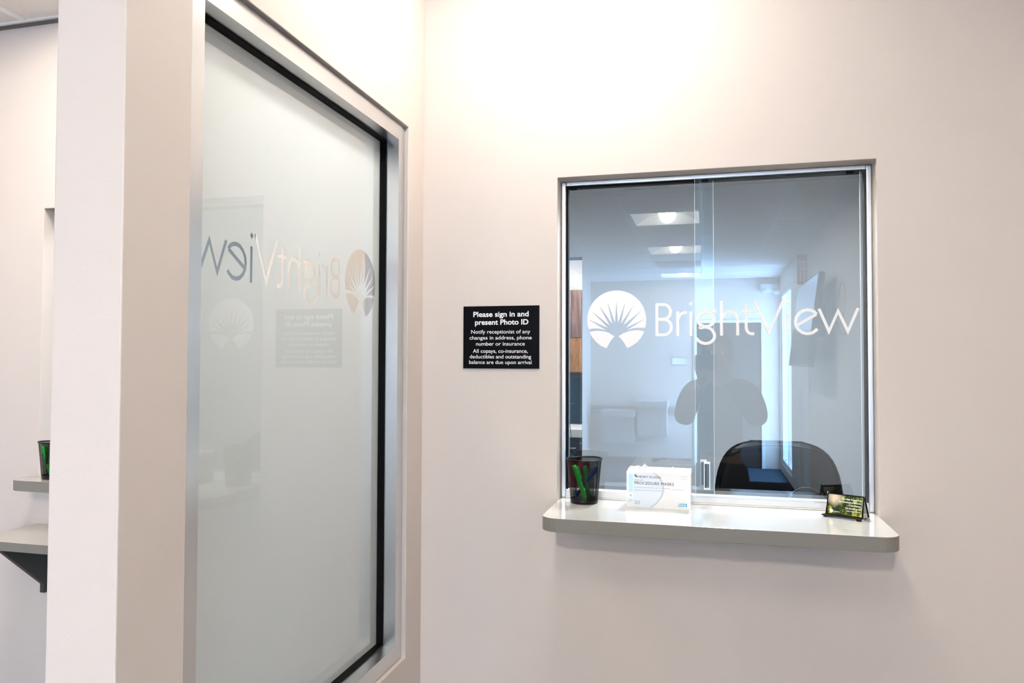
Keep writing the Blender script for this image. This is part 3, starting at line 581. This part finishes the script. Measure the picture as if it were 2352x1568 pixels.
# ------------------------------------------------------------------ card holder
ch = thing('card_holder', 'black mesh business card holder with a tilted forest print card', 'card holder', (1.181, -0.037, S), -0.50)
tl = Matrix.Rotation(-0.26, 3, 'X')
def tb(mb, *a): return mb.box(*a, rot=tl, about=(0, 0, 0.004))
fr = MB()
tb(fr, -.046, .046, -.001, .003, .004, .008); tb(fr, -.046, -.043, -.001, .003, .008, .060); tb(fr, .043, .046, -.001, .003, .008, .060); tb(fr, -.046, .046, -.001, .003, .057, .061)
fr.box(-.052, .047, -.016, .002, .0035, .0055); fr.box(-.046, -.040, -.018, -.004, 0, .0045); fr.box(.036, .046, -.018, -.004, 0, .0045)
fr.build('frame', M['black'], ch)
for s in (-1, 1):
    sd = MB(); x = s * .0455
    loop = [(x, -.001, .004), (x, .0150, .060), (x, .046, .002), (x, .022, .002)]
    sd.tube(loop, .0022, 6, closed=True); side = sd.build('side_frame', M['black'], ch)
    sm_ = MB(); ul = sm_.bm.loops.layers.uv.verify(); x = s * .0450; vs = [((-.001), .003), (.046, .003), (.0150, .060)]
    fc = sm_.bm.faces.new([sm_.bm.verts.new((x, p[0], p[1])) for p in vs])
    for lp, p in zip(fc.loops, vs): lp[ul].uv = (p[0] / .046, p[1] / .060)
    sm_.build('side_mesh', M['mesh2'], side, norm=False)
cd = thing('business_card', 'glossy landscape card with white lettering standing in the mesh holder', 'card', (1.181, -0.037, S), -0.50)
cm = MB(); tb(cm, -.0425, .0425, -.0022, -.0014, .008, .0575); cm.build('print', M['card'], cd)
ct = MB(); RT = tl
def fC(x, z):
    v = RT @ Vector((x, -.0026, z - .004)); return (v.x, v.y, v.z + .004)
for body_, x0, x1, z in (('The Only Person You', -.008, .0400, .0470), ('Are Destined to Become', -.0150, .0400, .0395), ('Is the Person', .0100, .0400, .0320), ('You Decide to Be', .0010, .0400, .0245)):
    add_text(ct, body_, x0, x1, z, .0036, fC, .03)
add_text(ct, 'Ralph Waldo Emerson', .006, .0400, .0180, .0022, fC, .03); add_text(ct, 'BrightView', -.0260, -.0100, .0130, .0022, fC, .03)
vv = [ct.bm.verts.new(fC(-.0320 + .0045 * math.cos(2 * PI * k / 20), .0150 + .0045 * math.sin(2 * PI * k / 20))) for k in range(20)]; ct.bm.faces.new(vv)
ct.build('lettering', M['white'], cd)

# ------------------------------------------------------------------ office side: ledge, folder, cable, chairs, cabinets
led = B('office_ledge', M['laminate_dark'], None, -1.90, 2.0, 0.121, 0.42, 1.060, 1.098, bevel=.002); tag(led, 'dark laminate ledge on the office side, just behind the service glass', 'counter')
rb = thing('file_box', 'red file box standing behind the glass at its lower left corner', 'box', (0.452, 0.150, 1.0985), 0.10)
f = MB(); f.box(-.035, .035, 0, .003, 0, .104).box(-.035, .035, .057, .060, 0, .104).box(-.035, -.032, .003, .057, 0, .104).box(.032, .035, .003, .057, 0, .104).box(-.032, .032, .003, .057, 0, .003); f.build('case', M['red'], rb)
B('papers', M['paper'], rb, -.030, .030, .006, .050, .004, .094)
cb = MB(); cb.tube([(1.055 + .165 * i / 14, 0.20 + .03 * math.sin(i * .3), 1.101 + .050 * math.sin(PI * min(1, (i + 1) / 13.5))) for i in range(15)], .0010, 8)
tag(cb.build('cable', M['black'], None), 'thin curved cable arching over the office ledge behind the card holder', 'cable')
def chair(label, x, y, rz, group=None):
    c = thing('office_chair', label, 'chair', (x, y, 0), rz, group)
    # backrest: rounded shield, facing -y
    bk = MB(); Wd, n, rows = .268, 20, 18; G = []
    def outline(t):  # half width at height fraction
        return Wd * (1 - max(0, (t - .50) / .50) ** 3) ** 0.25 * (0.97 + .03 * min(1, t / .4))
    for side in (0, 1):
        R_ = []
        for j in range(rows + 1):
            t = j / rows; t = 1 - (1 - t) ** 2.0; hw = max(.02, outline(min(t, .995))); row = []
            for i in range(n + 1):
                u = -1 + 2 * i / n; x_ = hw * math.sin(u * PI / 2); e = (1 - abs(math.sin(u * PI / 2)) ** 6) * (1 - max(0, (t - .5) / .5) ** 6) * (1 - max(0, (.12 - t) / .12) ** 2)
                d = (.045 if side == 0 else .040) * e ** .5 if e > 0 else 0
                row.append(bk.bm.verts.new((x_, (-d if side == 0 else d) - .05 * (x_ / Wd) ** 2 + .04 * t, .50 + .672 * t)))
            R_.append(row)
        G.append(R_)
    for side in (0, 1):
        for j in range(rows):
            for i in range(n):
                q = G[side]; fc = (q[j][i], q[j][i + 1], q[j + 1][i + 1], q[j + 1][i]); fa = bk.bm.faces.new(fc if side == 0 else fc[::-1]); fa.smooth = True
    bmesh.ops.remove_doubles(bk.bm, verts=bk.bm.verts, dist=0.002); bo = bk.build('backrest', M['leather'], c)
    side_t = [.04 + .90 * k / 14 for k in range(15)]
    def pz(x_, t, hw): return (x_, -.038 - .05 * (x_ / Wd) ** 2 + .04 * t, .50 + .672 * t)
    pp = [pz(-outline(t) * .945, t, 1) for t in side_t]
    top_w = outline(.94) * .945
    pp += [pz(top_w * u, .94 + .035 * (1 - u * u), 1) for u in (-.8, -.6, -.4, -.2, 0, .2, .4, .6, .8)]
    pp += [pz(outline(t) * .945, t, 1) for t in side_t[::-1]]
    MB().tube(pp, .0028, 6).build('piping', M['leather'], bo)
    st = MB(); st.box(-.25, .25, -.46, .02, .42, .51); st.build('seat', M['leather'], c, bevel=.035, seg=4)
    for s in (-1, 1):
        MB().tube([(s * .20, -.05, .43), (s * .30, -.06, .46), (s * .31, -.08, .66), (s * .30, -.16, .70), (s * .30, -.34, .69), (s * .29, -.40, .62), (s * .22, -.36, .44)], .018, 10).build('armrest', M['black'], c)
    MB().lathe([(.030, .10), (.030, .25), (.022, .25), (.022, .42)], 16).build('gas_lift', M['black'], c)
    for k in range(5):
        a = 2 * PI * k / 5; MB().tube([(0, 0, .12), (.16 * math.cos(a), .16 * math.sin(a), .11), (.29 * math.cos(a), .29 * math.sin(a), .075)], .02, 8, radii=[.028, .022, .014]).build('base_arm', M['black'], c)
        q = MB().lathe([(.001, -.012), (.028, -.012), (.028, .012), (.001, .012)], 16, caps=False); bmesh.ops.rotate(q.bm, verts=q.bm.verts, cent=(0, 0, 0), matrix=Matrix.Rotation(PI / 2, 3, 'X')); bmesh.ops.translate(q.bm, verts=q.bm.verts, vec=(.29 * math.cos(a), .29 * math.sin(a), .0285)); q.build('caster', M['black'], c)
    return c
chair('black leather office chair facing the service window, its rounded back seen through the glass', 1.137, 1.34, 0.0)
chair('black leather office chair in the back room in front of the drawers', -0.47, 4.30, 2.2)
wt = B('worktop', M['white'], None, -1.60, 0.80, 4.87, 5.499, .800, .8785, bevel=.004); tag(wt, 'thick white worktop over the grey drawer units, seen at the left edge of the glass', 'worktop')
sp = struct(B('trim_3', M['teal'], None, -1.60, 0.80, 5.488, 5.4995, .8785, 1.4126))
for i, (x0, x1, lb) in enumerate(((-0.70, -0.26, 'grey laminate drawer unit with a bar handle and small lock, seen above the pen cup'), (-0.24, 0.30, 'grey laminate drawer unit hidden right of the doorway edge'), (-1.30, -0.72, 'grey laminate drawer unit at the left end under the worktop'))):
    u = thing('base_cabinet', lb, 'cabinet', (x0, 4.905, 0)); W_ = x1 - x0
    B('body', M['greywood'], u, 0, W_, .018, .58, .06, .800)
    for z0, z1 in ((.57, .79), (.33, .56), (.07, .32)):
        dr = B('drawer', M['greywood'], u, .004, W_ - .004, 0, .018, z0, z1)
        MB().tube([(.16, -.002, z1 - .092), (.16, -.028, z1 - .092), (.335, -.028, z1 - .092), (.335, -.002, z1 - .092)], .006, 8).build('handle', M['steel'], dr)
        if z0 > .5: q = MB().lathe([(.009, 0), (.009, .004), (.0005, .005)], 14, caps=False); bmesh.ops.rotate(q.bm, verts=q.bm.verts, cent=(0, 0, 0), matrix=Matrix.Rotation(PI / 2, 3, 'X')); q.build('lock', M['steel'], dr, loc=(.381, 0, z1 - .046))
u = thing('wall_cabinet', 'walnut wall cabinet with a lighter oak lower panel above the blue wall', 'cabinet', (-0.90, 5.17, 1.4126))
B('body', M['walnut'], u, 0, .90, .02, .329, 0, .821)
for k in (0, 1): B('door', M['walnut'], u, .002 + .45 * k, .448 + .45 * k, 0, .0195, .347, .819)
for k in (0, 1): B('lower_panel', M['oak'], u, .437 - .43 * k, .86 - .43 * k, .005, .0195, .004, .343)
B('light_valance', M['doorwood'], u, 0.01, .89, .03, .05, -.055, -.001)

# ------------------------------------------------------------------ far end of the waiting room (seen mirrored)
def fountain(label, x0, x1, z0, z1):
    t = thing('drinking_fountain', label, 'drinking fountain', ((x0 + x1) / 2, -9.009, z0), PI); W_ = x1 - x0; h = z1 - z0
    B('cabinet', M['steel'], t, -W_ / 2 + .02, W_ / 2 - .02, -.30, -.001, 0, h - .12, bevel=.006)
    mb = MB(); mb.box(-W_ / 2, W_ / 2, -.46, -.001, h - .118, h - .012); mb.build('basin', M['steel'], t, bevel=.012)
    mb = MB(); mb.tube([(W_ * .28, -.10, h - .014), (W_ * .28, -.10, h + .03), (W_ * .24, -.14, h + .045), (W_ * .2, -.18, h + .035)], .010, 8); mb.build('spout', M['steel'], t)
    B('push_bar', M['steel'], t, -.10, .10, -.474, -.461, h - .085, h - .045)
    return t
fountain('lower of the two steel drinking fountains, the one farther from the door', -0.640, -0.165, 0.315, 0.83)
fountain('higher of the two steel drinking fountains, the one nearer the door', -0.150, 0.310, 0.444, 0.975)
pl = thing('door_plate', 'small white room name plate on the wall beside the dark door', 'sign', (0.448, -9.0095, 1.53)); B('plate', M['lam_shaded'], pl, -.105, .105, 0, .004, -.057, .057); B('insert', M['white'], pl, -.098, .098, .004, .006, -.050, .050)
el = thing('emergency_light', 'white two-headed emergency light high on the wall at the far corner', 'light', (1.72, -9.009, 2.58)); B('case', M['rail'], el, -.12, .12, .001, .08, -.06, .06, bevel=.01)
for s in (-1, 1):
    q = MB().lathe([(.02, 0), (.05, .05), (.052, .07), (.001, .072)], 16, caps=True); bmesh.ops.rotate(q.bm, verts=q.bm.verts, cent=(0, 0, 0), matrix=Matrix.Rotation(-PI / 2.6, 3, 'X')); q.build('lamp_head', M['rail'], el, loc=(s * .09, .07, -.075))
tv = thing('television', 'large dark screen tilted forward on its arm on the right wall', 'television', (1.70, -4.9, 1.87), 0)
rt = Matrix.Rotation(math.radians(7), 3, 'Y')
def tvb(nm, m, *a, par=tv, **k): return MB().box(*a, rot=rt).build(nm, m, par, **k)
tvb('screen', mat('dark_screen', (0.02, 0.022, 0.026), 0.12), -.024, -.020, -.68, .68, -.37, .37); tvb('housing', M['black'], -.0195, .03, -.70, .70, -.39, .39, bevel=.006)
B('wall_mount', M['black'], tv, .031, .159, -.10, .10, -.12, .16)
cb = MB(); cb.tube([(1.852 - .01 * math.sin(i), -4.10 + .30 * math.sin(i * .45), 2.02 + .14 * math.sin(i * .7) - .01 * i) for i in range(18)], .004, 6)
tag(cb.build('cable', M['black'], None), 'loose black cables curling on the wall beside the television', 'cable')
fs = thing('fire_sign', 'red and white sign reading FIRE with a down arrow, above the television', 'sign', (1.762, -6.0, 2.33))
B('board', M['redink'], fs, 0, .097, 0, .004, 0, .31); pr = MB()
# board faces +y: lettering laid out right to left along x so that it reads correctly from the reception side
fF = lambda x, z: (.097 - x, .0048, z)
add_text(pr, 'FIRE', .012, .085, .165, .055, fF, .02)
for poly in ([(.010, .255), (.048, .235), (.087, .255), (.087, .150), (.010, .150)], [(.025, .150), (.035, .150), (.035, .02), (.025, .02)], [(.060, .150), (.072, .150), (.072, .02), (.060, .02)]): pass
pr.build('lettering', M['redink'], fs)
pr = MB()
for poly in ([(.010, .258), (.048, .235), (.087, .258), (.087, .150), (.010, .150)], [(.024, .150), (.038, .150), (.038, .02), (.024, .02)], [(.059, .150), (.073, .150), (.073, .02), (.059, .02)]):
    pr.bm.faces.new([pr.bm.verts.new((.097 - p[0], .0044, p[1])) for p in poly])
pr.build('white_panel', M['white'], fs)

# ------------------------------------------------------------------ person with the camera (seen mirrored)
def skin_obj(name, chains, m, parent, sub=2, root=0):
    """chains: lists of (x,y,z,r[,r2]); equal points are shared"""
    V = []; E = []; idx = {}; Rr = []
    for ch_ in chains:
        prev = None
        for p in ch_:
            k = (round(p[0], 4), round(p[1], 4), round(p[2], 4))
            if k not in idx: idx[k] = len(V); V.append(p[:3]); Rr.append((p[3], p[4] if len(p) > 4 else p[3]))
            if prev is not None and prev != idx[k]: E.append((prev, idx[k]))
            prev = idx[k]
    me = bpy.data.meshes.new(name); me.from_pydata(V, E, [])
    o = bpy.data.objects.new(name, me); C.objects.link(o); o.parent = parent
    sk = o.modifiers.new('skin', 'SKIN'); sk.use_smooth_shade = True
    for i, r in enumerate(Rr): me.skin_vertices[0].data[i].radius = r
    me.skin_vertices[0].data[root].use_root = True
    md = o.modifiers.new('sub', 'SUBSURF'); md.levels = sub; md.render_levels = sub
    dg = bpy.context.evaluated_depsgraph_get(); m2 = bpy.data.meshes.new_from_object(o.evaluated_get(dg)); o.modifiers.clear(); o.data = m2
    m2.materials.clear(); m2.materials.append(m)
    for p in m2.polygons: p.use_smooth = True
    return o
pe = thing('person', 'person in dark clothes raising a camera, mirrored in the service glass', 'person', (0.92, -2.46, 0))
sh = {-1: (-.165, .02, 1.365), 1: (.165, .02, 1.365)}; elb = {-1: (-.215, .14, 1.165), 1: (.215, .14, 1.165)}; wr = {-1: (-.125, .235, 1.395), 1: (.035, .215, 1.44)}
chains = [[(0, 0, .90, .10, .075), (0, .01, 1.05, .10, .075), (0, .0, 1.22, .12, .09), (0, 0, 1.36, .085, .07), (0, .01, 1.42, .050), (-.01, .045, 1.475, .045), (-.015, .07, 1.52, .070, .085), (-.02, .07, 1.59, .078, .092), (-.02, .06, 1.64, .055, .065)]]
for s in (-1, 1):
    chains.append([(0, 0, 1.36, .085, .07), (*sh[s], .052), (s * .20, .09, 1.26, .045), (*elb[s], .040), ((elb[s][0] + wr[s][0]) / 2, .20, (elb[s][2] + wr[s][2]) / 2, .036), (*wr[s], .026), ])
    chains.append([(0, 0, .90, .10, .075), (s * .09, 0, .80, .068), (s * .10, .02, .48, .052), (s * .10, -.02, .28, .055), (s * .11, -.03, .08, .036), (s * .115, .04, .035, .036), (s * .12, .13, .028, .028)])
skin_obj('body', chains, M['skin'], pe)
# hands: palm, four fingers and a thumb each, closed round the camera
def hand(s, name):
    wx, wy, wz = wr[s]; px_, py_, pz = (wx + .03, wy + .035, wz + .035) if s < 0 else (wx - .0, wy + .03, wz + .05)
    cc = [[(wx, wy, wz, .024), (px_, py_, pz, .030, .018)]]
    for k in range(4):
        L_ = (.075, .085, .080, .062)[k]
        if s < 0: b = (px_ - .02 + .017 * k, py_ + .010, pz + .010); c1 = (b[0] + .006, b[1] + L_ * .45, b[2] + .010); c2 = (c1[0] + .012, c1[1] + L_ * .10, c1[2] + L_ * .4)
        else: b = (px_ + .005, py_ + .012, pz + .030 - .017 * k); c1 = (b[0] - .004, b[1] + L_ * .48, b[2]); c2 = (c1[0] - L_ * .38, c1[1] + L_ * .18, c1[2])
        cc.append([(px_, py_, pz, .030, .018), (*b, .0095), (*c1, .0088), (*c2, .0078)])
    th = (px_ - .035, py_ + .01, pz + .02) if s < 0 else (px_ - .03, py_ - .005, pz + .01)
    cc.append([(px_, py_, pz, .030, .018), (*th, .0105), (th[0] - (.004 if s < 0 else .02), th[1] + .03, th[2] + (.03 if s < 0 else .005), .0088)])
    return skin_obj(name, cc, M['skin'], pe, 2)
hand(-1, 'hand'); hand(1, 'hand')
jk = [[(0, 0, .93, .150, .118), (0, .01, 1.05, .130, .105), (0, .0, 1.22, .148, .115), (0, 0, 1.36, .098, .082), (0, .01, 1.412, .058)]]
for s in (-1, 1): jk.append([(0, 0, 1.36, .098, .082), (*sh[s], .068), (s * .205, .09, 1.26, .066), (*elb[s], .064), ((elb[s][0] + wr[s][0]) / 2, .20, (elb[s][2] + wr[s][2]) / 2, .052), (wr[s][0] * .97 + elb[s][0] * .03, wr[s][1] - .005, wr[s][2] - .02, .038)])
skin_obj('jacket', jk, M['cloth'], pe)
tr = [[(0, 0, .95, .138, .108), (0, 0, .90, .140, .108)]]
for s in (-1, 1): tr.append([(0, 0, .90, .140, .108), (s * .09, 0, .82, .095), (s * .10, .02, .48, .075), (s * .105, -.01, .28, .070), (s * .11, -.02, .09, .062)])
skin_obj('trousers', tr, M['denim'], pe)
for s in (-1, 1): skin_obj('shoe', [[(s * .112, -.06, .045, .045), (s * .115, .02, .045, .046), (s * .120, .13, .036, .040), (s * .122, .18, .032, .028)]], M['black'], pe)
hr = MB()
bmesh.ops.create_uvsphere(hr.bm, u_segments=24, v_segments=16, radius=1)
for q in hr.bm.verts: q.co = Vector((q.co.x * .094 - .02, q.co.y * .108 + .050, q.co.z * .100 + 1.605))
bmesh.ops.delete(hr.bm, geom=[q for q in hr.bm.verts if q.co.y > .09 and q.co.z < 1.625], context='VERTS')
hr.build('hair', M['hair'], pe, smooth=True)
for s in (-1, 1):
    fa = MB(); bmesh.ops.create_uvsphere(fa.bm, u_segments=10, v_segments=8, radius=.012, matrix=Matrix.Translation((-.02 + s * .032, .148, 1.575)))
    fa.build('eye', M['white'], pe, smooth=True)
nz = MB(); nz.tube([(-.02, .150, 1.58), (-.02, .168, 1.552), (-.02, .160, 1.540)], .01, 8, radii=[.007, .013, .010]); nz.build('nose', M['skin'], pe, smooth=True)
mo = MB(); mo.tube([(-.042, .140, 1.507), (-.02, .150, 1.505), (.002, .140, 1.507)], .005, 8, radii=[.002, .006, .002]); mo.build('mouth', M['redink'], pe)
for s in (-1, 1): q = MB(); q.tube([(-.02 + s * .088, .055, 1.53), (-.02 + s * .100, .045, 1.56), (-.02 + s * .094, .05, 1.59)], .01, 8, radii=[.008, .012, .007]); q.build('ear', M['skin'], pe)
cm_ = thing('camera', 'black photo camera held at the eye by the mirrored person', 'camera', (0.8364, -2.145, 1.52))
B('camera_body', M['black'], cm_, -.066, .066, -.115, -.060, -.050, .042, bevel=.008); B('viewfinder', M['black'], cm_, -.028, .028, -.112, -.058, .042, .068, bevel=.006)
q = MB().lathe([(.034, -.060), (.036, -.030), (.039, -.004), (.036, 0), (.031, -.004), (.001, -.010)], 32, caps=False); bmesh.ops.rotate(q.bm, verts=q.bm.verts, cent=(0, 0, 0), matrix=Matrix.Rotation(-PI / 2, 3, 'X')); q.build('lens', M['blackmat'], cm_)
